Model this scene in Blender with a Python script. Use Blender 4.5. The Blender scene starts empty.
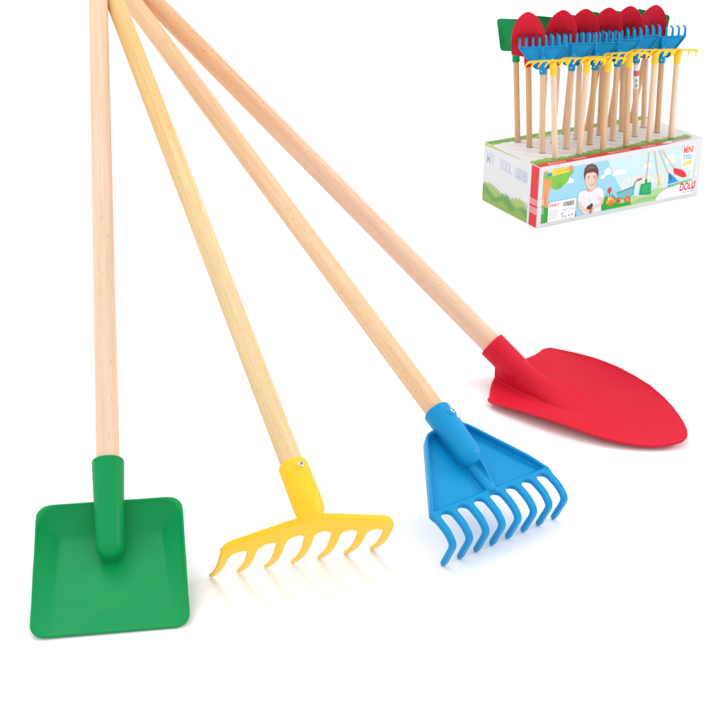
import bpy, bmesh, math, random
from mathutils import Vector, Matrix
random.seed(7)
S = bpy.context.scene
C = S.collection
PI = math.pi

# ------------------------------------------------------------------ camera, world, lamps, exposure
PITCH = math.radians(26.4)
FPX = 1300.0                                   # focal length in pixels of the 725 px photograph
CAMH = 0.70
cam_d = bpy.data.cameras.new('camera')
cam = bpy.data.objects.new('camera', cam_d); C.objects.link(cam)
cam.location = (0, 0, CAMH)
cam.rotation_euler = (math.radians(90) - PITCH, 0, 0)
cam_d.sensor_width = 36.0
cam_d.lens = 36.0 * FPX / 725.0
cam_d.clip_start = 0.05
cam_d.clip_end = 200
S.camera = cam

W = bpy.data.worlds.new('World'); S.world = W; W.use_nodes = True
bg = W.node_tree.nodes['Background']
bg.inputs[0].default_value = (1.0, 1.0, 1.0, 1)
bg.inputs[1].default_value = 1.0
_N = W.node_tree.nodes; _L = W.node_tree.links        # studio tent: brighter overhead than round the sides
_tc = _N.new('ShaderNodeTexCoord'); _sp = _N.new('ShaderNodeSeparateXYZ'); _mr = _N.new('ShaderNodeMapRange')
_mr.inputs[1].default_value = 0.0; _mr.inputs[2].default_value = 1.0; _mr.inputs[3].default_value = 0.78; _mr.inputs[4].default_value = 1.33
_L.new(_tc.outputs['Generated'], _sp.inputs[0]); _L.new(_sp.outputs['Z'], _mr.inputs[0]); _L.new(_mr.outputs[0], bg.inputs[1])

def area(name, loc, target, size, power, col=(1, 1, 1)):
    l = bpy.data.lights.new(name, 'AREA'); l.shape = 'DISK'; l.size = size; l.energy = power; l.color = col
    o = bpy.data.objects.new(name, l); C.objects.link(o)
    o.location = loc
    d = Vector(target) - Vector(loc)
    o.rotation_euler = d.to_track_quat('-Z', 'Y').to_euler()
    return o
area('softbox_key', (-1.1, 2.4, 2.3), (0.0, 1.4, 0), 1.1, 20, (1, 0.99, 0.97))
area('softbox_side', (1.75, 1.35, 0.9), (-0.1, 1.1, 0), 0.5, 9, (0.98, 0.99, 1))

S.view_settings.view_transform = 'Standard'
S.view_settings.look = 'None'
S.view_settings.exposure = 0.0
S.view_settings.gamma = 1.0
S.view_settings.use_curve_mapping = False
S.cycles.max_bounces = 8

# ------------------------------------------------------------------ helpers
def lin(r, g, b):
    f = lambda c: (c / 255 / 12.92) if c / 255 <= 0.04045 else ((c / 255 + 0.055) / 1.055) ** 2.4
    return (f(r), f(g), f(b))

def link(name, me, mats, parent=None, smooth=True):
    o = bpy.data.objects.new(name, me); C.objects.link(o)
    for m in (mats if isinstance(mats, (list, tuple)) else [mats]):
        me.materials.append(m)
    if smooth:
        for p in me.polygons: p.use_smooth = True
    if parent: o.parent = parent
    return o

def from_bm(name, bm, mats, parent=None, smooth=True):
    me = bpy.data.meshes.new(name); bmesh.ops.recalc_face_normals(bm, faces=bm.faces)
    bm.to_mesh(me); bm.free()
    return link(name, me, mats, parent, smooth)

def thing(name, label, cat, matrix, group=None):
    o = bpy.data.objects.new(name, None); C.objects.link(o)
    o.empty_display_size = 0.02
    o.matrix_world = matrix
    o['label'] = label; o['category'] = cat
    if group: o['group'] = group
    return o

def nodes(name):
    m = bpy.data.materials.new(name); m.use_nodes = True
    nt = m.node_tree
    return m, nt, nt.nodes['Principled BSDF']

def plastic(name, col, rough=0.36, spec=0.35, sss=0.0):
    m, nt, b = nodes(name)
    N = nt.nodes; L = nt.links
    tc = N.new('ShaderNodeTexCoord')
    n1 = N.new('ShaderNodeTexNoise'); n1.inputs['Scale'].default_value = 14; n1.inputs['Detail'].default_value = 4
    L.new(tc.outputs['Object'], n1.inputs['Vector'])
    mx = N.new('ShaderNodeMix'); mx.data_type = 'RGBA'
    mx.inputs[6].default_value = (*[c * 0.93 for c in col], 1)
    mx.inputs[7].default_value = (*[min(1, c * 1.06 + 0.004) for c in col], 1)
    L.new(n1.outputs['Fac'], mx.inputs[0]); L.new(mx.outputs[2], b.inputs['Base Color'])
    n2 = N.new('ShaderNodeTexNoise'); n2.inputs['Scale'].default_value = 1100; n2.inputs['Detail'].default_value = 2
    L.new(tc.outputs['Object'], n2.inputs['Vector'])
    bp = N.new('ShaderNodeBump'); bp.inputs['Strength'].default_value = 0.10; bp.inputs['Distance'].default_value = 0.0004
    bw = N.new('ShaderNodeBump'); bw.inputs['Strength'].default_value = 0.5; bw.inputs['Distance'].default_value = 0.0012
    nw = N.new('ShaderNodeTexNoise'); nw.inputs['Scale'].default_value = 34; nw.inputs['Detail'].default_value = 1
    L.new(tc.outputs['Object'], nw.inputs['Vector']); L.new(nw.outputs['Fac'], bw.inputs['Height']); L.new(bw.outputs[0], bp.inputs['Normal'])
    L.new(n2.outputs['Fac'], bp.inputs['Height']); L.new(bp.outputs[0], b.inputs['Normal'])
    mp = N.new('ShaderNodeMapping'); mp.inputs['Scale'].default_value = (420, 30, 200); mp.inputs['Rotation'].default_value = (0.2, 0.1, 0.5)
    L.new(tc.outputs['Object'], mp.inputs['Vector'])
    ns = N.new('ShaderNodeTexNoise'); ns.inputs['Scale'].default_value = 1; ns.inputs['Detail'].default_value = 3; L.new(mp.outputs[0], ns.inputs['Vector'])
    ms = N.new('ShaderNodeMapRange'); ms.inputs[1].default_value = 0.66; ms.inputs[2].default_value = 0.74; ms.inputs[4].default_value = 0.055
    L.new(ns.outputs['Fac'], ms.inputs[0])
    mz = N.new('ShaderNodeMix'); mz.data_type = 'RGBA'; mz.inputs[7].default_value = (*[min(1, c * 1.1 + 0.18) for c in col], 1)
    L.new(ms.outputs[0], mz.inputs[0]); L.new(mx.outputs[2], mz.inputs[6]); L.new(mz.outputs[2], b.inputs['Base Color'])
    mr = N.new('ShaderNodeMapRange'); mr.inputs[3].default_value = rough - 0.06; mr.inputs[4].default_value = rough + 0.10
    n3 = N.new('ShaderNodeTexNoise'); n3.inputs['Scale'].default_value = 45; n3.inputs['Detail'].default_value = 5
    L.new(tc.outputs['Object'], n3.inputs['Vector']); L.new(n3.outputs['Fac'], mr.inputs[0]); L.new(mr.outputs[0], b.inputs['Roughness'])
    b.inputs['Specular IOR Level'].default_value = spec
    if sss:
        b.inputs['Subsurface Weight'].default_value = sss
        b.inputs['Subsurface Radius'].default_value = (0.004, 0.003, 0.001)
    return m

def wood(name, light, dark, fleck, vary=False, top=None):
    m, nt, b = nodes(name)
    N = nt.nodes; L = nt.links
    tc = N.new('ShaderNodeTexCoord')
    oi = N.new('ShaderNodeObjectInfo')
    off = N.new('ShaderNodeVectorMath'); off.operation = 'SCALE'; off.inputs[0].default_value = (3.1, 7.7, 1.9)
    L.new(oi.outputs['Random'], off.inputs['Scale'])
    add = N.new('ShaderNodeVectorMath'); add.operation = 'ADD'
    L.new(tc.outputs['Object'], add.inputs[0]); L.new(off.outputs[0], add.inputs[1])
    def noise(sc, detail, rough=0.55, dist=0.0):
        mp = N.new('ShaderNodeMapping'); mp.inputs['Scale'].default_value = sc
        L.new(add.outputs[0], mp.inputs['Vector'])
        n = N.new('ShaderNodeTexNoise'); n.inputs['Scale'].default_value = 1; n.inputs['Detail'].default_value = detail
        n.inputs['Roughness'].default_value = rough; n.inputs['Distortion'].default_value = dist
        L.new(mp.outputs[0], n.inputs['Vector']); return n
    grain = noise((260, 7, 260), 5, 0.6, 0.3)
    r = N.new('ShaderNodeValToRGB'); r.color_ramp.elements[0].position = 0.33; r.color_ramp.elements[1].position = 0.66
    r.color_ramp.elements[0].color = (*dark, 1); r.color_ramp.elements[1].color = (*light, 1)
    L.new(grain.outputs['Fac'], r.inputs[0])
    big = noise((20, 5, 20), 3)
    mr = N.new('ShaderNodeMapRange'); mr.inputs[1].default_value = 0.3; mr.inputs[2].default_value = 0.7
    mr.inputs[3].default_value = 0.0; mr.inputs[4].default_value = 0.55
    L.new(big.outputs['Fac'], mr.inputs[0])
    mx = N.new('ShaderNodeMix'); mx.data_type = 'RGBA'; mx.inputs[7].default_value = (*dark, 1)
    L.new(mr.outputs[0], mx.inputs[0]); L.new(r.outputs[0], mx.inputs[6])
    fl = noise((900, 130, 900), 2)
    fr = N.new('ShaderNodeMapRange'); fr.inputs[1].default_value = 0.63; fr.inputs[2].default_value = 0.74
    fr.inputs[4].default_value = 0.7
    L.new(fl.outputs['Fac'], fr.inputs[0])
    m2 = N.new('ShaderNodeMix'); m2.data_type = 'RGBA'; m2.inputs[7].default_value = (*fleck, 1)
    L.new(fr.outputs[0], m2.inputs[0]); L.new(mx.outputs[2], m2.inputs[6])
    out = m2.outputs[2]
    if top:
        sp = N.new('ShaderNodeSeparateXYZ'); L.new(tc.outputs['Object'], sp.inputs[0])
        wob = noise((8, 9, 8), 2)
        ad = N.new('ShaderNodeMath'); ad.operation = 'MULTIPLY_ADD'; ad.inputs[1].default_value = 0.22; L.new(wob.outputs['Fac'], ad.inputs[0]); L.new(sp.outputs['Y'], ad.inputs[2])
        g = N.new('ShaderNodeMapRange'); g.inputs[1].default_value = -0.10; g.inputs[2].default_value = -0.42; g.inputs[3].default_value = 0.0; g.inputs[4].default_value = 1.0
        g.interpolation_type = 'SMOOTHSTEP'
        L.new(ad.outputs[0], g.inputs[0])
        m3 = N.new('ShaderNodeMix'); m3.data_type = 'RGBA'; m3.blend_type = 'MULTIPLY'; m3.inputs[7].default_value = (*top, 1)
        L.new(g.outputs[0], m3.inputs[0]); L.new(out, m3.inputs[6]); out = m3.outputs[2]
    if vary:
        hs = N.new('ShaderNodeHueSaturation')
        v = N.new('ShaderNodeMapRange'); v.inputs[3].default_value = 0.82; v.inputs[4].default_value = 1.10
        L.new(oi.outputs['Random'], v.inputs[0]); L.new(v.outputs[0], hs.inputs['Value'])
        s = N.new('ShaderNodeMapRange'); s.inputs[3].default_value = 1.2; s.inputs[4].default_value = 0.7
        L.new(oi.outputs['Random'], s.inputs[0]); L.new(s.outputs[0], hs.inputs['Saturation'])
        L.new(out, hs.inputs['Color']); out = hs.outputs[0]
    L.new(out, b.inputs['Base Color'])
    b.inputs['Roughness'].default_value = 0.62; b.inputs['Specular IOR Level'].default_value = 0.22
    bp = N.new('ShaderNodeBump'); bp.inputs['Strength'].default_value = 0.25; bp.inputs['Distance'].default_value = 0.0004
    L.new(grain.outputs['Fac'], bp.inputs['Height']); L.new(bp.outputs[0], b.inputs['Normal'])
    return m

def paper(name, col, rough=0.5, tone=0.03):
    m, nt, b = nodes(name)
    N = nt.nodes; L = nt.links
    tc = N.new('ShaderNodeTexCoord'); n = N.new('ShaderNodeTexNoise'); n.inputs['Scale'].default_value = 60; n.inputs['Detail'].default_value = 5
    L.new(tc.outputs['Object'], n.inputs['Vector'])
    mx = N.new('ShaderNodeMix'); mx.data_type = 'RGBA'
    mx.inputs[6].default_value = (*[c * (1 - tone) for c in col], 1); mx.inputs[7].default_value = (*[min(1, c * (1 + tone)) for c in col], 1)
    L.new(n.outputs['Fac'], mx.inputs[0]); L.new(mx.outputs[2], b.inputs['Base Color'])
    b.inputs['Roughness'].default_value = rough; b.inputs['Specular IOR Level'].default_value = 0.3
    return m

GREEN = plastic('green_plastic', (0.0, 0.285, 0.075), 0.38, 0.16)
YELLOW = plastic('yellow_plastic', (0.93, 0.555, 0.018), 0.36, 0.25)
BLUE = plastic('blue_plastic', (0.0, 0.268, 0.575), 0.35, 0.22)
RED = plastic('red_plastic', (0.60, 0.007, 0.028), 0.48, 0.15)
WOODS = {
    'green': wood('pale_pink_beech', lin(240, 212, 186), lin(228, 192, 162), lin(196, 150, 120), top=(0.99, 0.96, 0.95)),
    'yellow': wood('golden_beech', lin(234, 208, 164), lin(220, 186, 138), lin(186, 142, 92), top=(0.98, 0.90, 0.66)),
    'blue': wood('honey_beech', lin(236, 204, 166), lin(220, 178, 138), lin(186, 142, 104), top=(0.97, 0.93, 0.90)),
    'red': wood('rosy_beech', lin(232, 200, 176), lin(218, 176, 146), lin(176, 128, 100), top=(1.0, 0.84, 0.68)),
    'display': wood('display_beech', lin(234, 202, 168), lin(218, 178, 140), lin(182, 134, 98), True),
}
STEEL, _nt, _b = nodes('zinc_screw'); _b.inputs['Metallic'].default_value = 1; _b.inputs['Base Color'].default_value = (0.72, 0.72, 0.74, 1); _b.inputs['Roughness'].default_value = 0.24
SLOT, _nt, _b = nodes('screw_recess'); _b.inputs['Metallic'].default_value = 0.6; _b.inputs['Base Color'].default_value = (0.06, 0.06, 0.07, 1); _b.inputs['Roughness'].default_value = 0.6

# ------------------------------------------------------------------ solids that get fused into one moulded head
def tube(bm, pts, radii, seg=40, cap=True):
    """round tube through pts (Vectors) with a radius at each"""
    rings = []
    n = len(pts)
    for i, p in enumerate(pts):
        a = pts[max(i - 1, 0)]; b = pts[min(i + 1, n - 1)]
        d = (b - a).normalized()
        u = d.cross(Vector((1, 0, 0)))
        if u.length < 0.1: u = d.cross(Vector((0, 0, 1)))
        u.normalize(); w = d.cross(u)
        rings.append([bm.verts.new(p + (u * math.cos(t) + w * math.sin(t)) * radii[i]) for t in [2 * PI * k / seg for k in range(seg)]])
    for r0, r1 in zip(rings, rings[1:]):
        for k in range(seg):
            bm.faces.new((r0[k], r0[(k + 1) % seg], r1[(k + 1) % seg], r1[k]))
    bm.faces.new(rings[0][::-1]); bm.faces.new(rings[-1])

def sweep(bm, secs):
    """secs: list of closed loops (lists of Vectors, same length) joined into a solid"""
    rings = [[bm.verts.new(p) for p in s] for s in secs]
    n = len(rings[0])
    for r0, r1 in zip(rings, rings[1:]):
        for k in range(n):
            bm.faces.new((r0[k], r0[(k + 1) % n], r1[(k + 1) % n], r1[k]))
    bm.faces.new(rings[0][::-1]); bm.faces.new(rings[-1])

def slab(bm, grid, off):
    """closed sheet: grid[i][j] top points, off = Vector thickness offset (or grid of them)"""
    top = [[bm.verts.new(p) for p in row] for row in grid]
    bot = [[bm.verts.new(p + off) for p in row] for row in grid]
    R, K = len(grid), len(grid[0])
    for i in range(R - 1):
        for j in range(K - 1):
            bm.faces.new((top[i][j], top[i][j + 1], top[i + 1][j + 1], top[i + 1][j]))
            bm.faces.new((bot[i][j], bot[i + 1][j], bot[i + 1][j + 1], bot[i][j + 1]))
    edge = [(0, j) for j in range(K)] + [(i, K - 1) for i in range(1, R)] + [(R - 1, j) for j in range(K - 2, -1, -1)] + [(i, 0) for i in range(R - 2, 0, -1)]
    for (a, b) in zip(edge, edge[1:] + edge[:1]):
        bm.faces.new((top[a[0]][a[1]], bot[a[0]][a[1]], bot[b[0]][b[1]], top[b[0]][b[1]]))

def bead(bm, rows, r, down=0.0):
    n = Vector((0, 0, -down))
    tube(bm, [row[0] + n for row in rows], [r] * len(rows), 12)
    tube(bm, [row[-1] + n for row in rows], [r] * len(rows), 12)
    tube(bm, [p + n for p in rows[0]], [r] * len(rows[0]), 12)
    if (rows[-1][0] - rows[-1][-1]).length > 0.01: tube(bm, [p + n for p in rows[-1]], [r] * len(rows[-1]), 12)

def fuse(name, bm, voxel, mat, smooth_it=6):
    me = bpy.data.meshes.new(name + '_raw'); bmesh.ops.recalc_face_normals(bm, faces=bm.faces); bm.to_mesh(me); bm.free()
    o = bpy.data.objects.new(name + '_raw', me); C.objects.link(o)
    r = o.modifiers.new('r', 'REMESH'); r.mode = 'VOXEL'; r.voxel_size = voxel; r.adaptivity = 0.0
    s = o.modifiers.new('s', 'SMOOTH'); s.iterations = smooth_it; s.factor = 0.5
    dg = bpy.context.evaluated_depsgraph_get()
    out = bpy.data.meshes.new_from_object(o.evaluated_get(dg))
    out.name = name
    bpy.data.objects.remove(o); bpy.data.meshes.remove(me)
    for p in out.polygons: p.use_smooth = True
    out.materials.clear(); out.materials.append(mat)
    return out

def dome(y0, y1, r0, r1, z=0.0, n=7, lead=0.0012):
    """socket from mouth y0 to closed rounded end y1"""
    pts = [Vector((0, y0, z)), Vector((0, y0 + lead, z))]; rad = [r0 - lead * 0.5, r0]
    yb = y1 - r1
    pts.append(Vector((0, yb, z))); rad.append(r1)
    for k in range(1, n):
        t = k / n * PI / 2
        pts.append(Vector((0, yb + r1 * math.sin(t), z))); rad.append(r1 * math.cos(t))
    return pts, rad

sm = lambda t: (lambda c: c * c * (3 - 2 * c))(max(0.0, min(1.0, t)))

def frame(s, ang):
    d = Vector((0, math.cos(ang), math.sin(ang))); n = Vector((0, -math.sin(ang), math.cos(ang)))
    return lambda x, v, h=0.0: s + Vector((x, 0, 0)) + d * v + n * h

# local axes of every tool: origin = socket mouth, +Y towards the working end, +Z = face side
def head_green():
    bm = bmesh.new()
    T = frame(Vector((0, 0.037, -0.008)), 0.205)
    V0, V1 = 0.0002, 0.1285
    def W(v): return 0.0644 + 0.0022 * (v / 0.13)
    rc0, rc1 = 0.012, 0.011
    rows = []
    vs = [V0 + rc0 * (1 - math.cos(PI / 2 * k / 8)) for k in range(8)] + [V0 + rc0 + (V1 - V0 - rc0 - rc1) * k / 40 for k in range(41)] + [V1 - rc1 + rc1 * math.sin(PI / 2 * k / 8) for k in range(1, 9)]
    for v in vs:
        w = W(v)
        if v < V0 + rc0: w -= rc0 - math.sqrt(max(0, rc0 ** 2 - (V0 + rc0 - v) ** 2))
        if v > V1 - rc1: w -= rc1 - math.sqrt(max(0, rc1 ** 2 - (v - V1 + rc1) ** 2))
        row = []
        for j in range(61):
            x = w * (-1 + 2 * j / 60)
            D = 0.0175 * (1 - 0.94 * max(0, v / V1) ** 1.2)
            ws = 0.021 - 0.006 * (v / V1)
            ds = (W(v) - abs(x)) / ws
            db = (v - V0) / 0.026
            q = lambda t: sm(0.12 + t * 0.88) if t < 1 else 1.0
            h = -D * min(1, max(0, ds)) ** 0.9 * min(1, max(0, db)) ** 0.9
            a = min(1, max(0, ds)); b_ = min(1, max(0, db))
            k = 1 - ((1 - a) ** 2.2 + (1 - b_) ** 2.2) ** (1 / 2.2)
            h = -D * (max(0, k) ** 0.85)
            row.append(T(x, v, h))
        rows.append(row)
    slab(bm, rows, Vector((0, 0.0005, -0.0026)))
    bead(bm, rows, 0.0014, 0.0012)
    p, r = dome(0, 0.0945, 0.0148, 0.0126)
    tube(bm, p, r)
    sweep(bm, [[T(-.0100, 0.002, -0.0165), T(.0100, 0.002, -0.0165), T(.0100, 0.002, 0.002), T(-.0100, 0.002, 0.002)], [T(-.0095, 0.038, -0.0155), T(.0095, 0.038, -0.0155), T(.0095, 0.038, -0.002), T(-.0095, 0.038, -0.002)]])
    return fuse('scoop', bm, 0.00075, GREEN, 14)

def head_red():
    bm = bmesh.new()
    T = frame(Vector((0, 0.05035, -0.005)), 0.593)
    prof = [(-0.012, .0605), (0.0, .0625), (0.03, .0632), (0.06, .0630), (0.09, .0612), (0.115, .0580), (0.135, .0545), (0.155, .0475), (0.17, .0400), (0.183, .0315), (0.193, .0230), (0.200, .0155), (0.205, .0075), (0.2065, .0015)]
    def W(v):
        for (a, wa), (b, wb) in zip(prof, prof[1:]):
            if v <= b:
                t = (v - a) / (b - a); return wa + (wb - wa) * t
        return prof[-1][1]
    prof = [(v, max(0.0012, w - 0.0009)) for v, w in prof]
    rows = []
    n = 90
    for i in range(n + 1):
        t = i / n
        v = -0.012 + 0.2185 * math.sin(t * PI / 2) ** 1.0 if t > 0 else -0.012
        w = W(v)
        if v < 0.0:                                    # rounded shoulders
            rr = 0.012
            w -= rr - math.sqrt(max(0, rr ** 2 - (0.0 - v) ** 2))
        row = []
        wing = 0.0085 * math.sin(PI * max(0, min(1, (v + 0.005) / 0.190))) ** 1.1
        for j in range(61):
            u = -1 + 2 * j / 60
            x = u * w
            back = -0.020 * (1 - abs(u) ** 1.6) * (1 - sm((v + 0.012) / 0.07))
            env = (1 - 0.45 * sm((v - 0.09) / 0.115))
            h = 0.008 - 0.0145 * env * (1 - abs(x / 0.065) ** 2.2) + 0.002 * sm((v - 0.12) / 0.09)
            h += 0.004 * (1 - sm((v + 0.012) / 0.035)) * (1 - abs(u) ** 2)
            h += wing * abs(u) ** 2.4
            row.append(T(x, v + back, h))
        rows.append(row)
    slab(bm, rows, Vector((0, 0.0014, -0.0028)))
    bead(bm, rows, 0.0014, 0.0010)
    P0 = [Vector((0, -0.004, 0)), Vector((0, -0.0028, 0)), Vector((0, 0.030, 0)), Vector((0, 0.040, 0)), T(0, 0.002, -0.001), T(0, 0.012, -0.004), T(0, 0.020, -0.008)]
    tube(bm, P0, [0.0158, 0.0164, 0.0160, 0.0156, 0.0140, 0.0105, 0.0060])
    # the socket runs out into a broad, flattening ridge on the floor of the blade
    secs = []
    for (v, a, top, bot) in ((-0.030, 0.0140, 0.030, -0.002), (-0.014, 0.0150, 0.0305, -0.005), (0.002, 0.0158, 0.0245, -0.0070), (0.018, 0.0170, 0.0158, -0.0080), (0.036, 0.0190, 0.0075, -0.0080), (0.054, 0.0205, 0.0008, -0.0080), (0.072, 0.0195, -0.0040, -0.0080), (0.088, 0.0150, -0.0066, -0.0080)):
        secs.append([T(a * math.cos(PI * k / 16), v, bot + (top - bot) * math.sin(PI * k / 16) ** 0.9) for k in range(17)])
    sweep(bm, secs)
    return fuse('scoop', bm, 0.00075, RED, 10)

def tine(bm, path, xs, hl, hr, th, P):
    """path: list of (a,b) in the tool's side plane; hl/hr half widths; th thickness"""
    secs = []
    n = len(path)
    for i, (a, b) in enumerate(path):
        a0, b0 = path[max(i - 1, 0)]; a1, b1 = path[min(i + 1, n - 1)]
        dx, dy = a1 - a0, b1 - b0; L = math.hypot(dx, dy); nx, ny = -dy / L, dx / L
        x = xs[i] if isinstance(xs, list) else xs
        L_, R_, t = hl[i], hr[i], th[i] / 2
        ring = []
        for (ux, uy) in [(-1, -.6), (-.8, -1), (.8, -1), (1, -.6), (1, .6), (.8, 1), (-.8, 1), (-1, .6)]:
            w = L_ if ux < 0 else R_
            # P(x, along, across)
            ring.append(P(x + ux * w, a + nx * uy * t, b + ny * uy * t))
        secs.append(ring)
    sweep(bm, secs)

def bez(pts, n):
    """Catmull-Rom through 2D pts, n samples"""
    out = []
    m = len(pts) - 1
    for k in range(n + 1):
        t = k / n * m; i = min(int(t), m - 1); f = t - i
        p0 = pts[max(i - 1, 0)]; p1 = pts[i]; p2 = pts[i + 1]; p3 = pts[min(i + 2, m)]
        out.append(tuple(0.5 * ((2 * b) + (-a + c) * f + (2 * a - 5 * b + 4 * c - d) * f * f + (-a + 3 * b - 3 * c + d) * f ** 3) for a, b, c, d in zip(p0, p1, p2, p3)))
    return out

def head_blue(wx=1.0):
    bm = bmesh.new()
    T_ = frame(Vector((0, 0.0217, -0.008)), 0.0536)
    T = lambda x, v, h=0.0: T_(x * wx, v, h)
    Lp = 0.0775
    def W(v): return 0.0245 + (0.0715 - 0.0245) * max(0, v) / Lp
    # floor of the pan
    rows = []
    rc = 0.008
    vs = [-0.003 + 0.011 * k / 8 for k in range(8)] + [0.008 + (Lp - 0.008) * k / 30 for k in range(31)]
    for v in vs:
        w = W(max(v, 0))
        if v < rc - 0.003: w -= rc - math.sqrt(max(0, rc ** 2 - (rc - 0.003 - v) ** 2))
        rows.append([T(w * (-1 + 2 * j / 40), v, -0.0040) for j in range(41)])
    slab(bm, rows, Vector((0, 0, -0.0024)))
    # raised rim: sides and top
    rim = [(-0.0712, Lp), (-W(0.05), 0.05), (-W(0.02), 0.02), (-W(0.006), 0.006), (-0.0235, 0.0), (-0.0185, -0.0035), (-0.010, -0.0045), (0.010, -0.0045), (0.0185, -0.0035), (0.0235, 0.0), (W(0.006), 0.006), (W(0.02), 0.02), (W(0.05), 0.05), (0.0712, Lp)]
    rp = bez(rim, 80)
    secs = []
    for i, (x, v) in enumerate(rp):
        a = rp[max(0, i - 1)]; b = rp[min(len(rp) - 1, i + 1)]
        dx, dv = b[0] - a[0], b[1] - a[1]; l = math.hypot(dx, dv); nx, nv = -dv / l, dx / l
        hw = 0.00155
        top = 0.0035 - 0.003 * sm((v - 0.055) / 0.025)
        secs.append([T(x + nx * hw, v + nv * hw, -0.0066), T(x - nx * hw, v - nv * hw, -0.0066), T(x - nx * hw, v - nv * hw, top - .0006), T(x - nx * hw * .5, v - nv * hw * .5, top), T(x + nx * hw * .5, v + nv * hw * .5, top), T(x + nx * hw, v + nv * hw, top - .0006)])
    sweep(bm, secs)
    # cross bar the tines grow from
    secs = []
    for k in range(41):
        x = 0.0708 * (-1 + 2 * k / 40)
        secs.append([T(x, Lp - 0.0035, -0.0066), T(x, Lp + 0.0010, -0.0066), T(x, Lp + 0.0016, -0.0015), T(x, Lp + 0.0004, 0.0002), T(x, Lp - 0.0020, -0.0002), T(x, Lp - 0.0050, -0.0030)])
    sweep(bm, secs)
    # socket with domed end
    p, r = dome(0, 0.0690, 0.0140, 0.0122, 0.0, 8)
    tube(bm, p, r)
    # round spine and fin between the dome and the bar
    tube(bm, [T(0, 0.030, -0.001), T(0, 0.055, -0.001), T(0, Lp, -0.0025)], [0.0062, 0.0060, 0.0052], 24)
    f = 0.0011
    sweep(bm, [[T(-0.0045 - f, 0.040, -0.004), T(-0.0045 + f, 0.040, -0.004), T(-0.0045 + f, 0.040, 0.0125), T(-0.0045 - f, 0.040, 0.0125)],
               [T(-0.0045 - f, 0.050, -0.004), T(-0.0045 + f, 0.050, -0.004), T(-0.0045 + f, 0.050, 0.0105), T(-0.0045 - f, 0.050, 0.0105)],
               [T(-0.0045 - f, Lp, -0.004), T(-0.0045 + f, Lp, -0.004), T(-0.0045 + f, Lp, 0.0002), T(-0.0045 - f, Lp, 0.0002)]])
    # screw boss (towards picture right = -X)
    ang = math.radians(22)
    c = Vector((-math.sin(ang) * 0.0130, 0.0135, math.cos(ang) * 0.0128)); nn = Vector((-math.sin(ang), 0, math.cos(ang)))
    tube(bm, [c - nn * 0.004, c + nn * 0.0016, c + nn * 0.0022], [0.0058, 0.0054, 0.0042], 28)
    for k in range(9):                              # worn raised lettering down the side of the socket
        a_ = math.radians(52 - 14 * (k / 8)); rr_ = 0.0140 - 0.0014 * (k / 8)
        cc = Vector((-math.sin(a_) * rr_, 0.0215 + k * 0.0036, math.cos(a_) * rr_)); uu = Vector((-math.sin(a_), 0, math.cos(a_))); tt_ = Vector((math.cos(a_), 0, math.sin(a_)))
        sweep(bm, [[cc + tt_ * (q * 0.0016) + Vector((0, e_ * 0.0007, 0)) + uu * h_ for (e_, h_) in ((-1, -.002), (1, -.002), (1, .0006), (-1, .0006))] for q in (-1, 1)])
    # eight bent tines
    pitch = 0.0194; rr = 0.0065; hw0 = 0.0037
    path0 = bez([(Lp - 0.001, -0.0035), (Lp + 0.012, -0.0022), (Lp + 0.022, -0.0026), (Lp + 0.0300, -0.0058), (Lp + 0.0326, -0.0108), (Lp + 0.0322, -0.0220), (Lp + 0.0308, -0.0405)], 42)
    for i in range(8):
        x0 = (i - 3.5) * pitch
        hl, hr, th = [], [], []
        s = 0; prev = path0[0]
        for k, q in enumerate(path0):
            s += math.hypot(q[0] - prev[0], q[1] - prev[1]); prev = q
            t = k / 42
            base = hw0 * (1 - 0.16 * t)
            ss = max(0, s - 0.0024)
            if ss < rr:
                g = math.sqrt(max(0, rr ** 2 - (rr - ss) ** 2)); wide = max(base, pitch / 2 - g)
            else: wide = base
            e = 1.0 if t < 0.97 else (0.80 if k < 42 else 0.5)
            hl.append((wide if i > 0 else min(wide, hw0 + 0.0012)) * e); hr.append((wide if i < 7 else min(wide, hw0 + 0.0012)) * e)
            th.append(0.0056 * (1 - 0.1 * t) * e)
        tine(bm, path0, x0, hl, hr, th, lambda x, a, b: T(x, a, b))
    return fuse('rake_head', bm, 0.00068, BLUE, 4), c + nn * 0.0022, nn

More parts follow.
